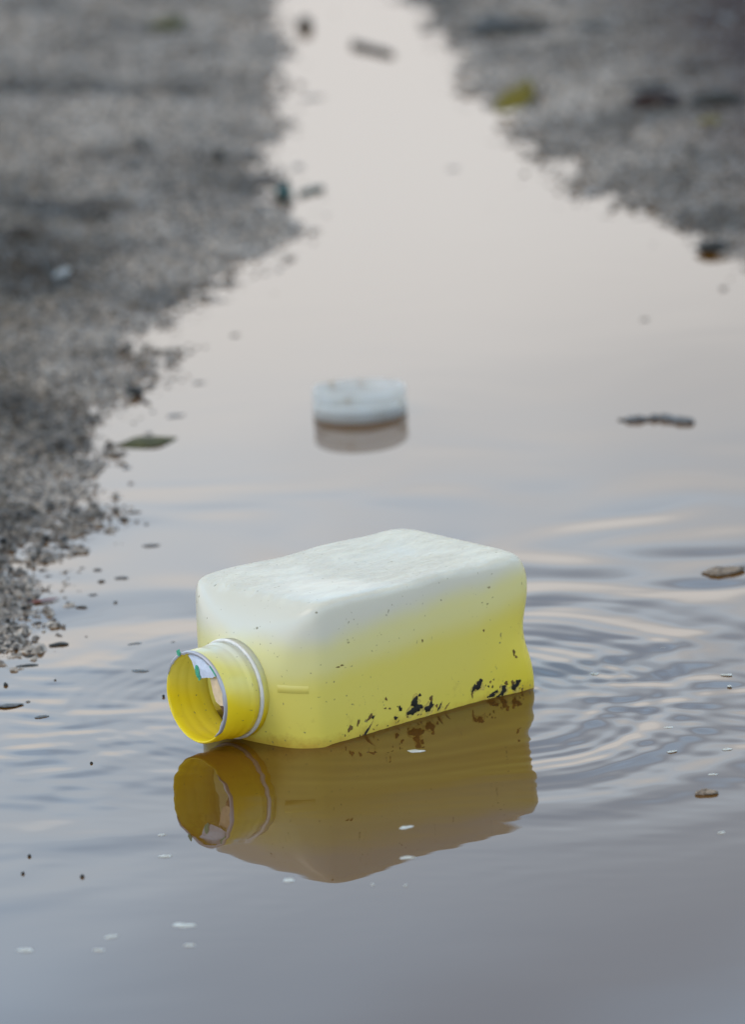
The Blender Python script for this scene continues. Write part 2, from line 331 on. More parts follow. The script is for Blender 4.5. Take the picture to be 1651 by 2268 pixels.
def plastic(name, body=True):
    m, nt, b = mat(name)
    nt.nodes.remove(b); out = nt.nodes['Material Output']
    tc = nn(nt, 'ShaderNodeTexCoord'); sp = nn(nt, 'ShaderNodeSeparateXYZ'); nt.links.new(tc.outputs['Object'], sp.inputs[0])
    no = nn(nt, 'ShaderNodeTexNoise'); no.inputs['Scale'].default_value = 28; no.inputs['Detail'].default_value = 3
    nt.links.new(tc.outputs['Object'], no.inputs['Vector'])
    # bleached from the upper side down: the plastic itself has lost its yellow there
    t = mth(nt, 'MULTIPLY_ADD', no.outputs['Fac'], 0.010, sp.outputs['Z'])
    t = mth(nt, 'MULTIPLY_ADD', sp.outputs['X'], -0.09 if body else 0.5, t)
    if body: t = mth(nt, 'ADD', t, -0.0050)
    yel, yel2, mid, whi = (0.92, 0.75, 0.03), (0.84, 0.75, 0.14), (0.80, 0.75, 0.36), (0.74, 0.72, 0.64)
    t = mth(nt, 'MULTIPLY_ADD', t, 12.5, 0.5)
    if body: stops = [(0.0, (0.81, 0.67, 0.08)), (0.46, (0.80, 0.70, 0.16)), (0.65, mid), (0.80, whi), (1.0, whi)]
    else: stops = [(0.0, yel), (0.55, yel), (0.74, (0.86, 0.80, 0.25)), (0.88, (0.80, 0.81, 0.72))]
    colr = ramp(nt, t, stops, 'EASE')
    if body:
        # stronger yellow towards the heel and the lower shoulder
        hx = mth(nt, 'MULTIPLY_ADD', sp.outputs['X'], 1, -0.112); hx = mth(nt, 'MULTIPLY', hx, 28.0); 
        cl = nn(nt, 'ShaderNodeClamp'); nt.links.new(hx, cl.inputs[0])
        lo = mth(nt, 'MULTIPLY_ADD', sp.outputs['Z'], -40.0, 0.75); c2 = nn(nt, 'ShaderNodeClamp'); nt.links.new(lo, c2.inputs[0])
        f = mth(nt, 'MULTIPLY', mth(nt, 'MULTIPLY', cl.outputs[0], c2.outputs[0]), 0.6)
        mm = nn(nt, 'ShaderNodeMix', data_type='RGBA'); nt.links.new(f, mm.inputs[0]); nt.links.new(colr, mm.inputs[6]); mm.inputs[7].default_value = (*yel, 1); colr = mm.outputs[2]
    # grime film
    g = nn(nt, 'ShaderNodeTexNoise'); g.inputs['Scale'].default_value = 150; g.inputs['Detail'].default_value = 5; g.inputs['Roughness'].default_value = 0.7; nt.links.new(tc.outputs['Object'], g.inputs['Vector'])
    gz = mth(nt, 'MULTIPLY_ADD', sp.outputs['Z'], -9.0, g.outputs['Fac'])
    gf = ramp(nt, gz, [(0.70, (0, 0, 0)), (0.95, (0.35, 0.35, 0.35))], 'LINEAR')
    mm = nn(nt, 'ShaderNodeMix', data_type='RGBA'); nt.links.new(gf, mm.inputs[0]); nt.links.new(colr, mm.inputs[6]); mm.inputs[7].default_value = (0.36, 0.22, 0.05, 1); colr = mm.outputs[2]
    if body:   # chalky scuffs on the sun-bleached panel
        sc1 = nn(nt, 'ShaderNodeTexNoise'); sc1.inputs['Scale'].default_value = 4.2; sc1.inputs['Detail'].default_value = 6; mq = nn(nt, 'ShaderNodeMapping'); mq.inputs['Scale'].default_value = (14, 38, 14); mq.inputs['Rotation'].default_value = (0, 0, 0.7); nt.links.new(tc.outputs['Object'], mq.inputs[0]); nt.links.new(mq.outputs[0], sc1.inputs['Vector'])
        tz = mth(nt, 'MULTIPLY_ADD', sp.outputs['Z'], 300.0, -10.1); ct_ = nn(nt, 'ShaderNodeClamp'); nt.links.new(tz, ct_.inputs[0])
        fs = mth(nt, 'MULTIPLY', ramp(nt, sc1.outputs['Fac'], [(0.46, (0, 0, 0)), (0.58, (1, 1, 1))], 'LINEAR'), ct_.outputs[0])
        mm = nn(nt, 'ShaderNodeMix', data_type='RGBA'); nt.links.new(mth(nt, 'MULTIPLY', fs, 0.55), mm.inputs[0]); nt.links.new(colr, mm.inputs[6]); mm.inputs[7].default_value = (0.88, 0.87, 0.77, 1); colr = mm.outputs[2]
    # silt line where the water has lapped at the wall
    sl = mth(nt, 'MULTIPLY_ADD', sp.outputs['Z'], -160.0, -2.72); sl = mth(nt, 'MULTIPLY_ADD', g.outputs['Fac'], 1.2, mth(nt, 'ADD', sl, -0.45)); cs = nn(nt, 'ShaderNodeClamp'); nt.links.new(sl, cs.inputs[0])
    mm = nn(nt, 'ShaderNodeMix', data_type='RGBA'); nt.links.new(mth(nt, 'MULTIPLY', cs.outputs[0], 0.7 if body else 0.0), mm.inputs[0]); nt.links.new(colr, mm.inputs[6]); mm.inputs[7].default_value = (0.50, 0.27, 0.03, 1); colr = mm.outputs[2]
    spk = nn(nt, 'ShaderNodeTexNoise'); spk.inputs['Scale'].default_value = 520; spk.inputs['Detail'].default_value = 1; nt.links.new(tc.outputs['Object'], spk.inputs['Vector'])
    spf = ramp(nt, mth(nt, 'MULTIPLY_ADD', g.outputs['Fac'], 0.35, spk.outputs['Fac']), [(0.90, (0, 0, 0)), (0.98, (0.8,) * 3)], 'LINEAR')
    mm = nn(nt, 'ShaderNodeMix', data_type='RGBA'); nt.links.new(spf, mm.inputs[0]); nt.links.new(colr, mm.inputs[6]); mm.inputs[7].default_value = (0.22, 0.18, 0.09, 1); colr = mm.outputs[2]
    P_ = nn(nt, 'ShaderNodeBsdfPrincipled'); nt.links.new(colr, P_.inputs['Base Color']); P_.inputs['Roughness'].default_value = 0.22; P_.inputs['Specular IOR Level'].default_value = 0.45
    T_ = nn(nt, 'ShaderNodeBsdfTranslucent'); nt.links.new(colr, T_.inputs['Color'])
    # fine scuffs and creases, strongest on the upper panel
    mpb = nn(nt, 'ShaderNodeMapping'); mpb.inputs['Scale'].default_value = (70, 120, 60); mpb.inputs['Rotation'].default_value = (0, 0, 0.7); nt.links.new(tc.outputs['Object'], mpb.inputs[0])
    cr = nn(nt, 'ShaderNodeTexNoise'); cr.inputs['Scale'].default_value = 1.8; cr.inputs['Detail'].default_value = 6; cr.inputs['Roughness'].default_value = 0.6; nt.links.new(mpb.outputs[0], cr.inputs['Vector'])
    up = mth(nt, 'MULTIPLY_ADD', sp.outputs['Z'], 300.0, -10.0); cu = nn(nt, 'ShaderNodeClamp'); nt.links.new(up, cu.inputs[0]); cu.inputs[1].default_value = 0.06
    pm = nn(nt, 'ShaderNodeTexNoise'); pm.inputs['Scale'].default_value = 22; pm.inputs['Detail'].default_value = 2; nt.links.new(tc.outputs['Object'], pm.inputs['Vector'])
    pmr = ramp(nt, pm.outputs['Fac'], [(0.38, (0.18,) * 3), (0.58, (1, 1, 1))], 'LINEAR')
    hgt = mth(nt, 'MULTIPLY', mth(nt, 'MULTIPLY', mth(nt, 'ADD', cr.outputs['Fac'], -0.5), cu.outputs[0]), pmr)
    bp = nn(nt, 'ShaderNodeBump'); bp.inputs['Strength'].default_value = 0.9 if body else 0.2; bp.inputs['Distance'].default_value = 0.0026; nt.links.new(hgt, bp.inputs['Height'])
    nt.links.new(bp.outputs[0], P_.inputs['Normal']); 
    mx = nn(nt, 'ShaderNodeMixShader'); mx.inputs[0].default_value = 0.38; nt.links.new(P_.outputs[0], mx.inputs[1]); nt.links.new(T_.outputs[0], mx.inputs[2]); nt.links.new(mx.outputs[0], out.inputs[0])
    return m
m_body = plastic('bottle_plastic'); m_neck = plastic('neck_plastic', False)
body = mesh_obj('body', verts, faces, m_body, bottle)

# neck: double wall with lip, outer thread ridges, inner ridges
def lathe(pts, n=96, closed=True):
    v, f = [], []
    for l, rr in pts:
        for k in range(n):
            a = 2 * math.pi * k / n; v.append((l / 1000, rr * math.cos(a) / 1000, rr * math.sin(a) / 1000))
    m = len(pts)
    for i in range(m if closed else m - 1):
        for k in range(n):
            f.append((i * n + k, i * n + (k + 1) % n, ((i + 1) % m) * n + (k + 1) % n, ((i + 1) % m) * n + k))
    return v, f
R0 = 18.9
outer = [(0.25, R0 - 0.4), (0.8, R0 - 0.05), (3.0, R0), (4.6, R0), (5.4, R0 + 0.12), (6.3, R0 + 0.12), (7.2, R0), (9.5, R0), (10.3, R0 + 0.12), (11.2, R0 + 0.12), (12.2, R0 + 0.02), (13.0, R0 + 0.1), (13.6, R0 + 0.6), (15.2, R0 + 0.65), (15.9, R0 + 0.15), (19, R0 + 0.4), (21.6, R0 + 1.2)]
inner = [(21.6, R0 - 0.2), (19.5, R0 - 0.9), (17, R0 - 1.4), (16.2, R0 - 1.2), (15.2, R0 - 1.4), (11.5, R0 - 1.4), (10.8, R0 - 1.15), (9.8, R0 - 1.4), (6.6, R0 - 1.4), (5.9, R0 - 1.2), (4.9, R0 - 1.4), (1.0, R0 - 1.3), (0.3, R0 - 1.0), (0, R0 - 0.7)]
v, f = lathe(outer + inner); neck = mesh_obj('neck', v, f, m_neck, bottle)
m_ring = simple('pale_ring_plastic', (0.60, 0.58, 0.54), 0.4, var=0.12)
v, f = lathe([(17.2, R0 + 0.2), (17.35, R0 + 1.2), (17.6, R0 + 1.5), (18.4, R0 + 1.5), (18.8, R0 + 1.2), (18.95, R0 + 0.3)]); ring = mesh_obj('neck_ring', v, f, m_ring, bottle)

# torn foil seal left on the lip
m_foil, nt, b = mat('foil'); b.inputs['Base Color'].default_value = (0.36, 0.36, 0.39, 1); b.inputs['Metallic'].default_value = 0.35; b.inputs['Roughness'].default_value = 0.42
m_pale = simple('pale_foil', (0.55, 0.60, 0.70), 0.4, var=0.12, scale=500)
m_green = simple('green_print', (0.05, 0.30, 0.18), 0.5, var=0.3, scale=700)
m_beige = simple('beige_paper', (0.62, 0.47, 0.30), 0.7, var=0.15, scale=400)
rg = random.Random(4)
def strip_arc(a0, a1, ri, ro, x, n=60, jag=0.25, curl=0.0):
    v, f = [], []
    for k in range(n + 1):
        a = math.radians(a0 + (a1 - a0) * k / n); en = min(1, min(k, n - k) / 4)
        r1 = ri - rg.uniform(-jag, jag); r2 = ri + (ro - ri) * (0.3 + 0.7 * en)
        for rr, xx in ((r1, x + curl), ((r1 + r2) / 2, x - 0.15), (r2, x), (r2 + 0.05, x + 1.0)):
            v.append((xx / 1000, rr * math.cos(a) / 1000, rr * math.sin(a) / 1000))
    for k in range(n):
        for q in range(3): f.append((k * 4 + q, k * 4 + q + 1, k * 4 + q + 5, k * 4 + q + 4))
    return v, f
v, f = strip_arc(-52, 158, R0 - 1.25, R0 + 0.02, -0.2, jag=0.35)
foil = mesh_obj('foil_seal', v, f, m_foil, bottle)
def patch(name, pts, x, mtl, parent, depth=0.25, bulge=0.0):
    n = len(pts); cy = sum(p[0] for p in pts) / n; cz = sum(p[1] for p in pts) / n
    v = [((x - bulge) / 1000, cy / 1000, cz / 1000)]; f = []
    for p in pts: v.append((x / 1000, p[0] / 1000, p[1] / 1000))
    for p in pts: v.append(((x + depth) / 1000, p[0] / 1000, p[1] / 1000))
    for k in range(n):
        j = (k + 1) % n; f.append((0, 1 + k, 1 + j)); f.append((1 + k, 1 + n + k, 1 + n + j, 1 + j))
    return mesh_obj(name, v, f, mtl, parent, smooth=False)
flap = patch('foil_flap', [(-5, 16.6), (-1.5, 17.4), (3, 17.2), (8, 15.6), (11, 13.6), (13.6, 11.4), (10, 9.6), (6, 9.0), (3.2, 8.3), (1.6, 7.4), (0.3, 9.0), (-1.2, 11.5), (-2.6, 14.5)], 1.0, m_pale, foil, bulge=0.5)
patch('green_mark', [(0.2 + 1.5 * math.cos(a) * 0.9 + 1.1, 10.9 + 2.6 * math.sin(a) - 0.5 * math.cos(a)) for a in [k * math.pi / 8 for k in range(16)]], 0.35, m_green, foil, depth=0.2)
patch('green_mark', [(1.9, 9.2), (3.1, 9.4), (2.9, 7.6), (1.8, 7.2)], 0.35, m_green, foil, depth=0.2)
patch('green_mark', [(-10.2, 17.6), (-8.4, 18.6), (-7.6, 17.0), (-8.6, 15.6), (-9.6, 16.0)], -0.6, m_green, foil, depth=0.3)
patch('green_mark', [(10.6, 15.0), (12.3, 13.6), (14.2, 11.6), (13.9, 11.0), (12.0, 12.9), (10.2, 14.4)], -0.5, m_green, foil, depth=0.3)
patch('paper_liner', [(7.0, 9.0), (12.2, 10.0), (14.6, 6.5), (15.9, 2.2), (15.7, -1.2), (12.6, -1.6), (10.0, -0.4), (8.4, 3.0)], 2.2, m_beige, bottle, bulge=0.2)
m_brown = simple('brown_residue', (0.10, 0.05, 0.015), 0.6)
patch('brown_stain', [(12.0, -1.4), (15.6, -1.2), (15.2, -4.8), (13.6, -3.4)], 2.3, m_brown, bottle)

# moulded bar on the front shoulder
def shoulder_x(y, z):   # first l at which the section reaches that y,z
    for l in np.linspace(21.3, 60, 400):
        hf, n = prof_at(l)
        if abs(y) ** n + abs(z) ** n <= hf ** n: return l
    return 60
m_bar = simple('moulded_yellow_bar', (0.80, 0.71, 0.13), 0.4, var=0.05)
v, f = [], []
K = 14
for k in range(K + 1):
    y = 23.5 + 10.0 * k / K; zt = 3.0 - 0.45 * k / K
    for z_, off in ((zt + 2.2, 0.5), (zt + 1.4, -0.30), (zt - 1.4, -0.30), (zt - 2.1, 0.5)):
        v.append(((shoulder_x(y, z_) + off) / 1000, y / 1000, z_ / 1000))
for k in range(K):
    for q in range(3): f.append((k * 4 + q, k * 4 + q + 1, k * 4 + q + 5, k * 4 + q + 4))
mesh_obj('moulded_bar', v, f, m_body, bottle)

# dried mud spots on the side near the water
m_mud = simple('black_mud', (0.012, 0.010, 0.006), 0.75, 0.3, var=0.4, scale=900)
m_rust = simple('brown_mud', (0.13, 0.075, 0.015), 0.7, 0.3, var=0.4, scale=900)
m_tan = simple('tan_silt', (0.50, 0.38, 0.07), 0.6, 0.3, var=0.25, scale=900)
from mathutils.bvhtree import BVHTree
bvh = BVHTree.FromPolygons([Vector(q) for q in verts], faces)
def spot(l, z, w, h, mtl, seed, ang=0.0, n=18):
    q = random.Random(seed); ph = [q.uniform(0, 6.28) for _ in range(5)]; w *= 1.0; h *= 1.0; kk = 0.0 if mtl is m_tan else 1.0
    v, f = [], []
    ca_, sa_ = math.cos(ang), math.sin(ang)
    for ringi, (k, hh) in enumerate(((0.0, 0.45), (0.55, 0.40), (1.0, 0.02))):
        for j in range(n if ringi else 1):
            a = 2 * math.pi * j / n
            rr = k * (1.1 + 0.22 * math.sin(2 * a + ph[0]) + 0.20 * math.sin(3 * a + ph[1]) + 0.14 * math.sin(5 * a + ph[2]) + 0.10 * math.sin(7 * a + ph[3]))
            u, t = rr * w * math.cos(a), rr * h * math.sin(a)
            ll, zz = l + u * ca_ - t * sa_, z + u * sa_ + t * ca_
            hit = bvh.ray_cast(Vector((ll / 1000, 0.06, zz / 1000)), Vector((0, -1, 0)))
            if hit[0] is None: return None
            pp = hit[0] + Vector((0, (kk * (min(hh * min(w, h) * 0.6, 0.35) + 0.05) + 0.06) / 1000, 0)); v.append(pp)
    for j in range(n):
        f.append((0, 1 + j, 1 + (j + 1) % n)); f.append((1 + j, 1 + n + j, 1 + n + (j + 1) % n, 1 + (j + 1) % n))
    return mesh_obj('mud_spot', v, f, mtl, bottle)
spots = [(82.7, -12.4, 1.9, 1.7, 0, 0), (81.6, -15.6, 2.6, 1.5, 0, .2), (84.6, -15.0, 1.8, 1.3, 0, -.4), (85.6, -10.0, .6, .7, 0, 0), (89.9, -16.2, 1.9, 1.4, 0, .3), (91.4, -14.6, .8, .7, 0, 0),
         (91.5, -12.6, 1.0, .9, 1, 0), (95.6, -17.0, 1.5, .45, 0, .9), (94.2, -16.2, .5, .8, 1, .3), (74.8, -13.4, .75, 1.1, 0, 0), (72.1, -16.7, .9, .7, 0, .4), (67.6, -7.9, .5, .7, 1, 0), (69.2, -12.2, .55, .4, 1, 0),
         (66.9, -11.6, .5, .35, 1, 0), (58.6, -13.5, 1.5, .8, 1, .5), (60.2, -13.9, .8, .5, 0, .2), (56.2, -19.3, 2.6, .6, 0, .85), (53.6, -21.0, 1.8, .4, 1, .9), (48.0, -16.0, 1.2, 1.1, 1, .5), (52.3, -14.5, 1.6, .5, 1, 1.2),
         (116.6, -12.4, 1.5, 1.5, 0, 0), (114.4, -13.0, 1.5, .9, 0, .8), (118.0, -11.2, .9, 1.4, 0, 0), (113.2, -15.4, .5, 1.2, 1, .1), (123.5, -17.6, 1.9, .7, 0, .3), (125.8, -16.6, .8, .7, 0, .3), (129.3, -16.8, 1.3, 1.8, 0, -.4), (130.9, -14.0, .9, .7, 1, 0),
         (135.2, -16.2, 1.7, 1.3, 0, .2), (137.0, -14.6, 1.2, .9, 0, .6), (134.2, -14.4, .9, .8, 1, 0), (126.9, -18.6, 1.6, .5, 0, .3), (135.9, -2.3, .55, 1.3, 1, .2), (136.8, -4.2, .6, .5, 1, .2),
         (45.2, 10.5, .8, .3, 1, .1), (43.2, 10.2, .9, .25, 1, 0), (120.8, 9.8, .35, .6, 1, 0), (88.2, 12.0, .4, .5, 1, 0), (78.4, -17.5, .5, .4, 1, 0), (99.5, -17.5, 1.4, .35, 1, .7)]
qr = random.Random(77)
for _ in range(34):
    l_ = qr.choice((58, 74, 88, 116, 130)) + qr.gauss(0, 7); spots.append((min(l_, 139), -21 + abs(qr.gauss(0, 4.5)), qr.uniform(.2, .55), qr.uniform(.2, .45), 0 if qr.random() < .4 else 1, qr.uniform(0, 1.2)))
spots += [(l + .3, z - .3, w_ * 1.55, h_ * 1.5, 2, a_) for (l, z, w_, h_, k, a_) in spots if k == 0 and w_ > 1.25]
for i, (l, z, ww, hh, k, an) in enumerate(spots):
    o = spot(l, z, ww, hh, (m_mud, m_rust, m_tan)[k], i, an)
    if o and k: o['label'] = 'brown dried mud spot' if k == 1 else 'thin tan silt stain round a black spot'
drop_m, nt, b = mat('water_drop'); b.inputs['Base Color'].default_value = (0.9, 0.85, 0.75, 1); b.inputs['Roughness'].default_value = 0.05; b.inputs['Transmission Weight'].default_value = 0.7; b.inputs['IOR'].default_value = 1.33

# ------------------------------------------------------------------ floating cap
m_cap, nt, b = mat('clear_cap_plastic'); nt.nodes.remove(b)
tc = nn(nt, 'ShaderNodeTexCoord'); no = nn(nt, 'ShaderNodeTexNoise'); no.inputs['Scale'].default_value = 90; no.inputs['Detail'].default_value = 4; nt.links.new(tc.outputs['Object'], no.inputs[0])
colr = ramp(nt, no.outputs['Fac'], [(0.35, (0.74, 0.73, 0.70)), (0.62, (0.70, 0.68, 0.63)), (0.74, (0.50, 0.42, 0.30))], 'LINEAR')
P_ = nn(nt, 'ShaderNodeBsdfPrincipled'); nt.links.new(colr, P_.inputs['Base Color']); P_.inputs['Roughness'].default_value = 0.3
T_ = nn(nt, 'ShaderNodeBsdfTranslucent'); nt.links.new(colr, T_.inputs[0]); X_ = nn(nt, 'ShaderNodeBsdfTransparent'); X_.inputs[0].default_value = (0.93, 0.95, 0.97, 1)
a_ = nn(nt, 'ShaderNodeMixShader'); a_.inputs[0].default_value = 0.5; nt.links.new(P_.outputs[0], a_.inputs[1]); nt.links.new(T_.outputs[0], a_.inputs[2])
b_ = nn(nt, 'ShaderNodeMixShader'); b_.inputs[0].default_value = 0.50; nt.links.new(a_.outputs[0], b_.inputs[1]); nt.links.new(X_.outputs[0], b_.inputs[2]); nt.links.new(b_.outputs[0], nt.nodes['Material Output'].inputs[0])
def lathe_z(pts, n=96, closed=True):
    v, f = lathe(pts, n, closed); return [(p[1], p[2], p[0]) for p in v], f
cc = at(798, 915)
cap = empty('bottle_cap', cc); cap.scale = (1.05, 1.05, 1.08); cap.rotation_euler = (math.radians(-3), math.radians(2), 0.4)
tag(cap, 'round clear plastic cap floating open side up in the puddle behind the bottle', 'bottle cap')
v, f = lathe_z([(-3.5, 20.3), (-3.0, 20.8), (5.4, 20.9), (5.8, 20.3), (6.4, 20.3), (6.8, 21.0), (11.4, 21.1), (12.0, 20.8), (12.0, 20.0), (6.0, 19.3), (-1.5, 19.2), (-2.0, 18.8), (-3.5, 18.8)])
mesh_obj('cap_wall', v, f, m_cap, cap)
v = [(0, 0, 0.0036)]; f = []
v += [(0.0193 * math.cos(a), 0.0193 * math.sin(a), 0.0032) for a in [k * math.pi / 30 for k in range(60)]]; f = [(0, 1 + k, 1 + (k + 1) % 60) for k in range(60)]
m_floor = simple('cap_floor', (0.30, 0.255, 0.19), 0.45, var=0.3, scale=130)
mesh_obj('cap_disc', v, f, m_floor, cap)
v, f = lathe_z([(3.5, 13.4), (4.8, 13.6), (4.8, 14.4), (3.5, 14.6)], 72); mesh_obj('inner_ridge', v, f, m_cap, cap)
for k in range(72):      # grip ribs round the skirt
    pass
rv, rf = [], []
for k in range(60):
    a = 2 * math.pi * k / 60; q = len(rv)
    for da, rr in ((-0.012, 20.85), (0, 21.1), (0.012, 20.85)):
        for z_ in (-3.0, 5.2): rv.append((rr * math.cos(a + da) / 1000, rr * math.sin(a + da) / 1000, z_ / 1000))
    rf += [(q, q + 2, q + 3, q + 1), (q + 2, q + 4, q + 5, q + 3)]
mesh_obj('grip_ribs', rv, rf, m_cap, cap)

# ------------------------------------------------------------------ debris
M_ = dict(dark=simple('dark_debris', (0.020, 0.020, 0.018), 0.6, 0.25, var=0.4, scale=600), brown=simple('brown_debris', (0.19, 0.15, 0.115), 0.8, 0.2, var=0.5, scale=500, bump=.5),
          red=simple('reddish_leaf', (0.10, 0.025, 0.022), 0.5, var=0.35, scale=300), olive=simple('olive_leaf', (0.10, 0.080, 0.010), 0.8, 0.15, var=0.35, scale=160),
          green=simple('green_leaf', (0.045, 0.044, 0.014), 0.75, 0.12, var=0.45, scale=160), teal=simple('teal_dark_grit', (0.006, 0.045, 0.045), 0.5, var=0.3, scale=500),
          grey=simple('grey_grit', (0.07, 0.075, 0.08), 0.5, var=0.35, scale=500), foam=simple('foam', (0.42, 0.43, 0.40), 0.35, var=0.15, scale=900), blackred=simple('wet_brown_leaf', (0.018, 0.010, 0.008), 0.7, 0.15, var=0.4, scale=200),
          pale=simple('pale_leaf', (0.10, 0.10, 0.09), 0.45, var=0.2, scale=300))
def zg(x, y):
    return max(0.0, float(ground_h(np.array([[x]]), np.array([[y]]))[0, 0]))
def lump(name, px, py, wpx, hpx, mtl, seed, rot=0.0, flat=0.55, lift=None):
    """irregular bit of debris: width in picture pixels, hpx its apparent height"""
    q = random.Random(seed); p = at(px, py); s = mmpx(px, py); p.z = zg(p.x, p.y)
    a, c = wpx * s / 2, hpx * s / 2
    dep = max(a * 0.45, min(c * 2.2, a * 1.1)); hz = max(c * flat, 0.0004)
    v, f = [], []; nu, nv_ = 14, 6
    ph = [q.uniform(0, 6.28) for _ in range(6)]
    for i in range(nv_ + 1):
        la = -math.pi / 2 + math.pi * i / nv_
        for j in range(nu):
            lo = 2 * math.pi * j / nu
            rr = 1 + 0.16 * math.sin(2 * lo + ph[0]) + 0.14 * math.sin(3 * lo + ph[1] + la) + 0.10 * math.sin(5 * lo + ph[2])
            x, y = a * rr * math.cos(la) * math.cos(lo), dep * rr * math.cos(la) * math.sin(lo)
            v.append((x * math.cos(rot) - y * math.sin(rot), x * math.sin(rot) + y * math.cos(rot), hz * math.sin(la) * (1 + 0.25 * math.sin(3 * lo + ph[3]))))
    for i in range(nv_):
        for j in range(nu): f.append((i * nu + j, i * nu + (j + 1) % nu, (i + 1) * nu + (j + 1) % nu, (i + 1) * nu + j))
    o = mesh_obj(name, v, f, mtl, None, True, (p.x, p.y, p.z + hz * (0.35 if lift is None else lift))); return o
def leaf(name, px0, py0, px1, py1, wfrac, mtl, curl=0.15, lift=0.001, parent_label=None, stem=True, over=0.0, tilt=0):
    """leaf lying between two picture points; blade grid with midrib and curl, plus stem"""
    p0, p1 = at(px0, py0), at(px1, py1); p0.z = p1.z = 0
    zz = max(zg(p0.x, p0.y), zg(p1.x, p1.y), zg((p0.x + p1.x) / 2, (p0.y + p1.y) / 2))
    d = p1 - p0; Ln = d.length; rz = math.atan2(d.y, d.x)
    root = empty(name, (p0.x, p0.y, zz + lift * 0.25 + 0.3 * wfrac * Ln * math.sin(math.radians(abs(tilt)))), rz); root.rotation_euler[0] = math.radians(tilt)
    v, f = [], []; nu, nv_ = 18, 6
    for i in range(nu + 1):
        t = i / nu; wd = wfrac * Ln * (math.sin(math.pi * min(1, t) ** 0.85) ** 0.8 if 0 < t < 1 else 0.01)
        for j in range(nv_ + 1):
            s = j / nv_ * 2 - 1
            v.append((t * Ln, s * wd / 2, (1 - abs(s) ** 1.5) * wd * curl * 0.5 + 0.05 * Ln * over * math.sin(math.pi * t) + 0.02 * wd * math.sin(9 * t + 3 * s)))
    for i in range(nu):
        for j in range(nv_): f.append((i * (nv_ + 1) + j, (i + 1) * (nv_ + 1) + j, (i + 1) * (nv_ + 1) + j + 1, i * (nv_ + 1) + j + 1))
    mesh_obj('leaf_blade', v, f, mtl, root)
    if stem:
        sv, sf = [], []
        for i in range(9):
            t = -0.16 + i / 8 * 0.9
            for k in range(6):
                a = k * math.pi / 3; rr = Ln * 0.010 * (1 - 0.6 * i / 8)
                sv.append((t * Ln, rr * math.cos(a) + 0.01 * Ln * math.sin(5 * t), rr * math.sin(a) + 0.003 * Ln * 0 + rr))
        for i in range(8):
            for k in range(6): sf.append((i * 6 + k, i * 6 + (k + 1) % 6, (i + 1) * 6 + (k + 1) % 6, (i + 1) * 6 + k))
        mesh_obj('stem', sv, sf, mtl, root)
    return root
def twig(name, pts, rpx, mtl, seed=1, lift=0.4):
    q = random.Random(seed); P3 = []
    for (x, y) in pts:
        p = at(x, y); p.z = zg(p.x, p.y); P3.append(p)
    s = mmpx(*pts[0]); R = rpx * s; o0 = P3[0].copy(); v, f = [], []
    m = []
    for i in range(len(P3) - 1):
        for k in range(4): m.append(P3[i].lerp(P3[i + 1], k / 4))
    m.append(P3[-1])
    for i, p in enumerate(m):
        d = (m[min(i + 1, len(m) - 1)] - m[max(i - 1, 0)]).normalized(); sd = d.cross(Vector((0, 0, 1))).normalized(); up = sd.cross(d)
        rr = R * (0.55 + 0.7 * q.random()) * (0.5 if i in (0, len(m) - 1) else 1)
        for k in range(8):
            a = k * math.pi / 4; pp = p - o0 + sd * rr * math.cos(a) + up * (rr * math.sin(a) + R * lift); v.append(pp)
    for i in range(len(m) - 1):
        for k in range(8): f.append((i * 8 + k, i * 8 + (k + 1) % 8, (i + 1) * 8 + (k + 1) % 8, (i + 1) * 8 + k))
    f.append(tuple(range(7, -1, -1))); f.append(tuple((len(m) - 1) * 8 + k for k in range(8)))
    return mesh_obj(name, v, f, mtl, None, True, o0)

tag(twig('twig', [(782, 100), (800, 106), (835, 114), (872, 124)], 9, M_['dark'], 2), 'short dark stick floating across the far narrow end of the puddle', 'twig')
tag(twig('twig', [(1385, 933), (1420, 931), (1460, 928), (1480, 929), (1500, 934), (1538, 937)], 11, M_['grey'], 3, 0.1), 'slim dark twig floating on the right side of the puddle, level with the cap', 'twig')
tag(lump('seed', 1379, 931, 18, 10, M_['dark'], 5), 'small dark seed beside the left end of the floating right-hand twig', 'seed')
tag(lump('pebble', 675, 62, 32, 30, M_['dark'], 7, flat=1.2), 'round black pebble standing in the water at the far left shore', 'pebble')
tag(lump('pebble', 298, 876, 34, 24, M_['dark'], 8, flat=1.2), 'black pebble on the left bank just above the green leaf', 'pebble')
tag(twig('twig', [(305, 884), (320, 890), (332, 896)], 4, M_['dark'], 9), 'thin dark sliver touching the black pebble above the green leaf', 'twig')
tag(leaf('leaf', 264, 990, 392, 970, 0.80, M_['green'], 0.10, 0.0012), 'long pointed green leaf floating at the edge of the left bank', 'leaf')
tag(leaf('leaf', 1104, 236, 1184, 238, 2.0, M_['olive'], 0.10, 0.001, stem=False, over=1, tilt=14), 'rounded olive yellow leaf lying on the far right shore', 'leaf')
tag(leaf('leaf', 1398, 272, 1512, 250, 0.7, M_['blackred'], 0.4, 0.001, over=0.8, tilt=10), 'curled blackish leaf with a reddish tip on the right bank', 'leaf')
tag(leaf('leaf', 1528, 262, 1660, 256, 0.7, M_['dark'], 0.35, 0.001, over=0.8, tilt=10), 'wide blackish green leaf at the right edge of the picture on the bank', 'leaf')
tag(leaf('leaf', 1550, 300, 1600, 288, 0.8, M_['olive'], 0.4, 0.002, stem=False), 'small olive leaf just below the wide blackish green leaf', 'leaf')
tag(lump('pebble', 1582, 556, 84, 30, M_['dark'], 19, flat=0.8), 'flat black stone in the water where the right bank ends', 'pebble')
tag(leaf('leaf', 60, 1340, 132, 1328, 0.28, M_['red'], 0.3, 0.001), 'thin reddish leaf at the tip of the lowest grit patch on the left', 'leaf')
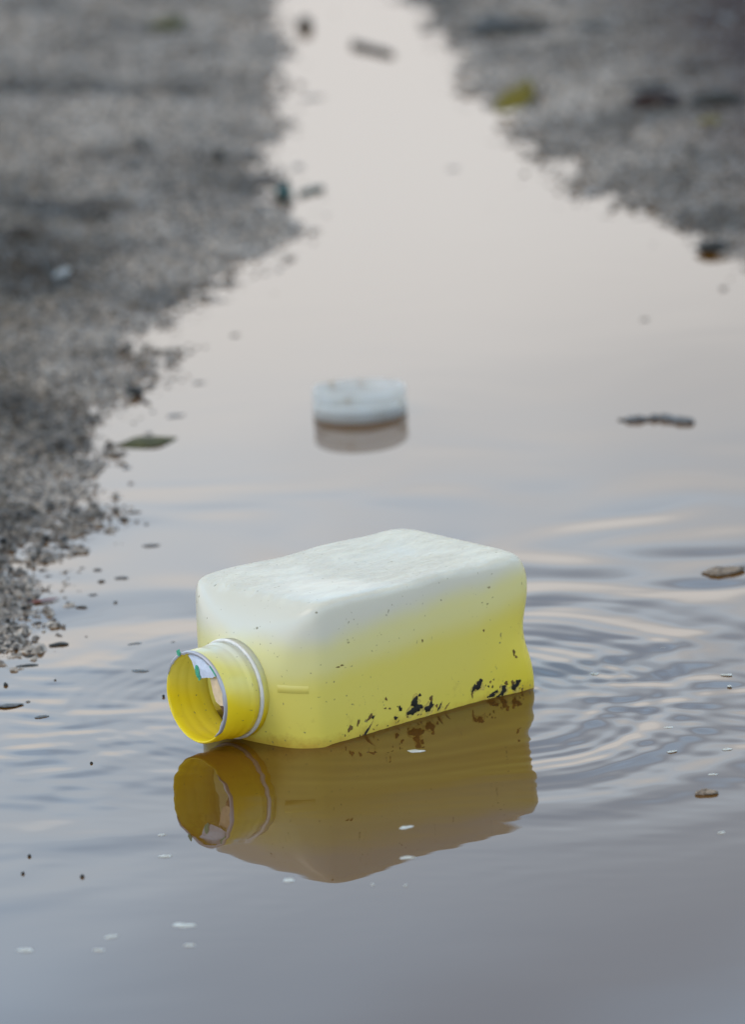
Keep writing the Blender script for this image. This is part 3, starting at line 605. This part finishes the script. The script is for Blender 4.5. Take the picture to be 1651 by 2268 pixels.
tag(twig('twig', [(96, 625), (120, 645), (140, 662), (168, 668)], 6, M_['dark'], 12), 'bent dark twig lying on the left bank', 'twig')
tag(leaf('leaf', 128, 646, 152, 624, 0.35, M_['pale'], 0.3, 0.003, stem=False), 'small pale leaf scrap beside the bent twig on the left bank', 'leaf')
tag(leaf('leaf', 350, 85, 402, 58, 0.6, M_['green'], 0.3, 0.003, stem=False), 'blurred green leaf near the top of the left bank', 'leaf')
tag(leaf('leaf', 1050, 70, 1215, 85, 0.5, M_['dark'], 0.35, 0.003), 'long dark leaf across the top of the right bank', 'leaf')
tag(leaf('leaf', 1285, 78, 1350, 92, 0.5, M_['dark'], 0.35, 0.003), 'small dark leaf to the right of the long dark leaf at the top', 'leaf')
tag(leaf('leaf', 1390, 224, 1500, 218, 0.4, M_['dark'], 0.3, 0.003), 'narrow dark leaf just behind the curled blackish leaf', 'leaf')
tag(twig('twig', [(1520, 45), (1570, 60), (1640, 85)], 5, M_['pale'], 14), 'thin pale green stalk in the far right corner', 'twig')
tag(lump('mud_clump', 1602, 1268, 92, 24, M_['brown'], 15, flat=0.7), 'larger brown clump floating at the right edge of the puddle', 'clump')
tag(lump('mud_clump', 1565, 1757, 46, 16, M_['brown'], 16, flat=0.8), 'smaller brown clump floating low on the right of the bottle reflection', 'clump')
tag(lump('pebble', 632, 440, 36, 30, M_['teal'], 17, flat=1.3, lift=0.7), 'dark teal pebble in the water beside the left bank', 'pebble')
tag(twig('twig', [(662, 434), (686, 426), (718, 418)], 8, M_['teal'], 18), 'dark teal sliver floating beside the teal pebble', 'twig')
bits = [(130, 1428, 40, 14, 'largest of the dark crumbs floating left of the bottle mouth'), (308, 1487, 44, 10, 'long low crumb floating just left of the bottle mouth'), (300, 1427, 34, 8, 'small crumb straight above the long low crumb by the bottle mouth'),
        (62, 1475, 52, 9, 'flat dark crumb near the left edge below the lowest grit patch'), (20, 1563, 60, 12, 'long dark crumb cut by the left edge of the picture'), (92, 1588, 36, 8, 'bluish crumb right of the one cut by the left edge'),
        (64, 1454, 24, 8, 'tiny crumb touching the flat dark crumb below the lowest grit patch'), (270, 1280, 28, 8, 'dark crumb floating alone left of the bottle shoulder'), (335, 1208, 34, 8, 'slanted crumb floating above and left of the bottle'),
        (295, 1135, 30, 8, 'bluish crumb level with the broadest part of the left bank tip'), (280, 1036, 20, 10, 'round crumb floating just below the green leaf'), (388, 921, 44, 9, 'flat crumb floating just above the tip of the green leaf'),
        (180, 1345, 24, 7, 'grey crumb floating right of the thin reddish leaf'), (205, 1318, 18, 6, 'smallest crumb near the thin reddish leaf'), (255, 1334, 8, 6, 'pinhead crumb left of the bottle shoulder'),
        (520, 743, 22, 8, 'teal grey crumb off the middle of the left bank'), (618, 598, 16, 10, 'crumb just off the left bank below its bulge'), (690, 217, 44, 10, 'blurred flat crumb off the far left bank'),
        (630, 195, 22, 14, 'blurred crumb right at the far left bank'), (660, 370, 26, 14, 'blurred crumb above the teal pebble'), (1005, 374, 24, 8, 'lone faint crumb in the far middle of the puddle'),
        (1430, 708, 16, 6, 'lone faint crumb on the right half of the open water'), (1268, 436, 20, 12, 'leftmost crumb of three along the right shore'), (1310, 430, 36, 22, 'largest crumb of three along the right shore'),
        (1385, 425, 24, 14, 'rightmost crumb of three along the right shore'), (440, 848, 30, 6, 'faint crumb between the left bank and the cap'), (215, 1262, 18, 6, 'faint crumb off the gap between the two grit patches'),
        (155, 1213, 40, 8, 'flat crumb at the lower rim of the main left bank'), (383, 1424, 14, 5, 'tiny crumb just above the bottle mouth'), (330, 960, 20, 6, 'small crumb hugging the upper edge of the green leaf')]
for i, (x, y, ww, hh, lab) in enumerate(bits):
    o = lump('grit_crumb', x, y, ww, hh, M_['grey'] if i % 3 else M_['dark'], 100 + i, flat=0.45, rot=random.Random(i).uniform(-.25, .25))
    tag(o, lab, 'grit', 'dark crumbs along the water edge')
foam = [(900, 1833, 36, 12, 'upper of two pale flecks floating inside the bottle reflection'), (903, 1900, 36, 11, 'lower of two pale flecks floating inside the bottle reflection'), (640, 1950, 30, 14, 'clear bubble fleck at the lower left rim of the bottle reflection'),
        (367, 1897, 30, 9, 'pale fleck just left of the mouth reflection'), (408, 2050, 56, 16, 'largest pale fleck low on the left of the puddle'), (420, 2094, 26, 9, 'faint fleck just below the largest pale fleck'),
        (246, 2075, 34, 10, 'slanted pale fleck left of the largest one'), (56, 2105, 42, 12, 'pale fleck in the lower left corner'), (219, 2105, 26, 8, 'faint fleck below the slanted pale fleck'),
        (1318, 1493, 22, 8, 'bright drop in the ripples right of the bottle heel'), (1470, 1437, 36, 6, 'flat pale fleck in the ripples above the bright drop'), (1612, 1495, 30, 6, 'flat pale fleck near the right edge level with the bottle'),
        (1482, 1612, 22, 6, 'small fleck in the ripples right of the bottle waterline'), (1580, 1716, 24, 7, 'bright fleck just above the smaller brown clump'), (1617, 1520, 12, 7, 'tiny fleck under the flat one near the right edge'),
        (1490, 1665, 26, 5, 'thin fleck halfway between bottle and smaller brown clump'), (1600, 1845, 20, 6, 'pale fleck below the smaller brown clump'), (358, 1850, 22, 4, 'thin fleck above the one left of the mouth reflection'),
        (922, 1664, 40, 13, 'yellowish fleck just below the waterline of the bottle side'), (1612, 1660, 30, 5, 'thin fleck at the right edge above the smaller brown clump'), (826, 1960, 8, 7, 'left one of two tiny dots below the bottle reflection'), (899, 1962, 8, 7, 'right one of two tiny dots below the bottle reflection')]
for i, (x, y, ww, hh, lab) in enumerate(foam):
    o = lump('foam_fleck', x, y, ww * 0.9, hh * 0.8, M_['foam'], 200 + i, flat=0.35, rot=random.Random(i).uniform(-.3, .3), lift=0.15)
    tag(o, lab, 'foam fleck', 'pale flecks floating on the puddle')
specks = [(202, 1692, 8, 'black dot on the calm water left of the mouth reflection'), (182, 1942, 9, 'black dot lower left of the bottle reflection'), (65, 1897, 8, 'upper of two black dots near the lower left edge'), (50, 1936, 8, 'lower of two black dots near the lower left edge'),
          (122, 1508, 6, 'tiny dot below the flat dark crumb on the left'), (362, 1542, 6, 'tiny dot touching the bottle mouth on its left'), (12, 1518, 10, 'tiny dot at the left edge above the long dark crumb'), (75, 1140, 22, 'black grain standing out on the lower part of the left bank'),
          (358, 562, 20, 'black grain on the middle of the left bank'), (200, 600, 16, 'black grain above the bent dark twig'), (485, 372, 26, 'blurred black grain on the upper part of the left bank')]
for i, (x, y, ww, lab) in enumerate(specks):
    o = lump('speck', x, y, ww, ww, M_['dark'], 300 + i, flat=0.9)
    tag(o, lab, 'speck', 'black specks')

# loose grit scattered along both banks
rs = np.random.RandomState(3)
ico_v = []; ico_f = []
t = (1 + 5 ** .5) / 2
iv = np.array([(-1, t, 0), (1, t, 0), (-1, -t, 0), (1, -t, 0), (0, -1, t), (0, 1, t), (0, -1, -t), (0, 1, -t), (t, 0, -1), (t, 0, 1), (-t, 0, -1), (-t, 0, 1)]) / math.hypot(1, t)
if_ = np.array([(0, 11, 5), (0, 5, 1), (0, 1, 7), (0, 7, 10), (0, 10, 11), (1, 5, 9), (5, 11, 4), (11, 10, 2), (10, 7, 6), (7, 1, 8), (3, 9, 4), (3, 4, 2), (3, 2, 6), (3, 6, 8), (3, 8, 9), (4, 9, 5), (2, 4, 11), (6, 2, 10), (8, 6, 7), (9, 8, 1)])
N = 90000
N = 260000
X = rs.uniform(-0.24, 0.27, N); Y = np.where(rs.rand(N) < 0.5, rs.uniform(2.7, 3.55, N), rs.uniform(3.5, 4.8, N))
s = signed(X, Y)
clump = np.clip(0.55 + 1.6 * vnoise(X, Y, 0.03, 71) + 0.8 * vnoise(X, Y, 0.012, 72), 0.05, 1)
keep = (rs.rand(N) < np.where(s > 0, 0.42, 0.26 * np.exp(s / 0.006)) * clump) & ((X < -0.06) | (Y > 3.5))
X, Y, s = X[keep], Y[keep], s[keep]; Z = ground_h(X, Y); Z = np.where(s < 0, np.maximum(Z, -0.0004), Z)
N = len(X); sz = 0.00055 + 0.0010 * rs.rand(N) ** 3 + np.where(rs.rand(N) < 0.02, 0.0010, 0)
V = np.repeat(iv[None], N, 0) * (0.75 + 0.5 * rs.rand(N, 12, 1)) * (sz[:, None, None]) * np.stack([0.8 + 0.6 * rs.rand(N), 0.8 + 0.6 * rs.rand(N), 0.5 + 0.4 * rs.rand(N)], -1)[:, None, :]
an = rs.rand(N) * 6.28; cA, sA = np.cos(an)[:, None], np.sin(an)[:, None]
V = np.stack([V[..., 0] * cA - V[..., 1] * sA, V[..., 0] * sA + V[..., 1] * cA, V[..., 2]], -1) + np.stack([X, Y, Z + sz * 0.15], -1)[:, None, :]
F = (if_[None] + (np.arange(N) * 12)[:, None, None]).reshape(-1).astype(np.int32)
me = bpy.data.meshes.new('gravel'); me.vertices.add(N * 12); me.vertices.foreach_set('co', V.reshape(-1).astype(np.float32))
me.loops.add(len(F)); me.loops.foreach_set('vertex_index', F); me.polygons.add(len(F) // 3); me.polygons.foreach_set('loop_start', np.arange(len(F) // 3, dtype=np.int32) * 3); me.update(calc_edges=True)
m_gr, nt, b = mat('loose_grit'); ge = nn(nt, 'ShaderNodeNewGeometry')
grc = (ramp(nt, ge.outputs['Random Per Island'], [(0, (0.012, 0.012, 0.012)), (0.42, (0.045, 0.043, 0.042)), (0.75, (0.16, 0.152, 0.144)), (1, (0.33, 0.31, 0.285))], 'LINEAR'))
tc = nn(nt, 'ShaderNodeTexCoord'); spg = nn(nt, 'ShaderNodeSeparateXYZ'); nt.links.new(tc.outputs['Object'], spg.inputs[0])
n1 = nn(nt, 'ShaderNodeTexNoise'); n1.inputs['Scale'].default_value = 9; n1.inputs['Detail'].default_value = 5; nt.links.new(tc.outputs['Object'], n1.inputs['Vector'])
patch_ = ramp(nt, n1.outputs['Fac'], [(0.36, (0.40, 0.37, 0.34)), (0.50, (1.0, 0.93, 0.86)), (0.64, (1.15, 1.07, 0.99))], 'LINEAR')
mg = nn(nt, 'ShaderNodeMix', data_type='RGBA', blend_type='MULTIPLY'); mg.inputs[0].default_value = 1; nt.links.new(grc, mg.inputs[6]); nt.links.new(patch_, mg.inputs[7])
rd = mth(nt, 'MULTIPLY_ADD', spg.outputs['Y'], 0.13, mth(nt, 'MULTIPLY', spg.outputs['X'], 1.9)); rd = mth(nt, 'ADD', rd, mth(nt, 'MULTIPLY_ADD', n1.outputs['Fac'], 0.3, -0.15))
mr = nn(nt, 'ShaderNodeMix', data_type='RGBA'); nt.links.new(ramp(nt, rd, [(0.84, (0, 0, 0)), (1.02, (0.95,) * 3)], 'LINEAR'), mr.inputs[0]); nt.links.new(mg.outputs[2], mr.inputs[6]); mr.inputs[7].default_value = (0.030, 0.017, 0.015, 1)
nt.links.new(dark_patch_mix(nt, mr.outputs[2], tc, n1), b.inputs['Base Color']); b.inputs['Roughness'].default_value = 0.55; b.inputs['Specular IOR Level'].default_value = 0.25
me.materials.append(m_gr); gv = bpy.data.objects.new('gravel', me); COL.objects.link(gv)
tag(gv, 'loose wet grey grit scattered along both banks of the puddle', 'gravel', kind='stuff')
print('gravel', N)
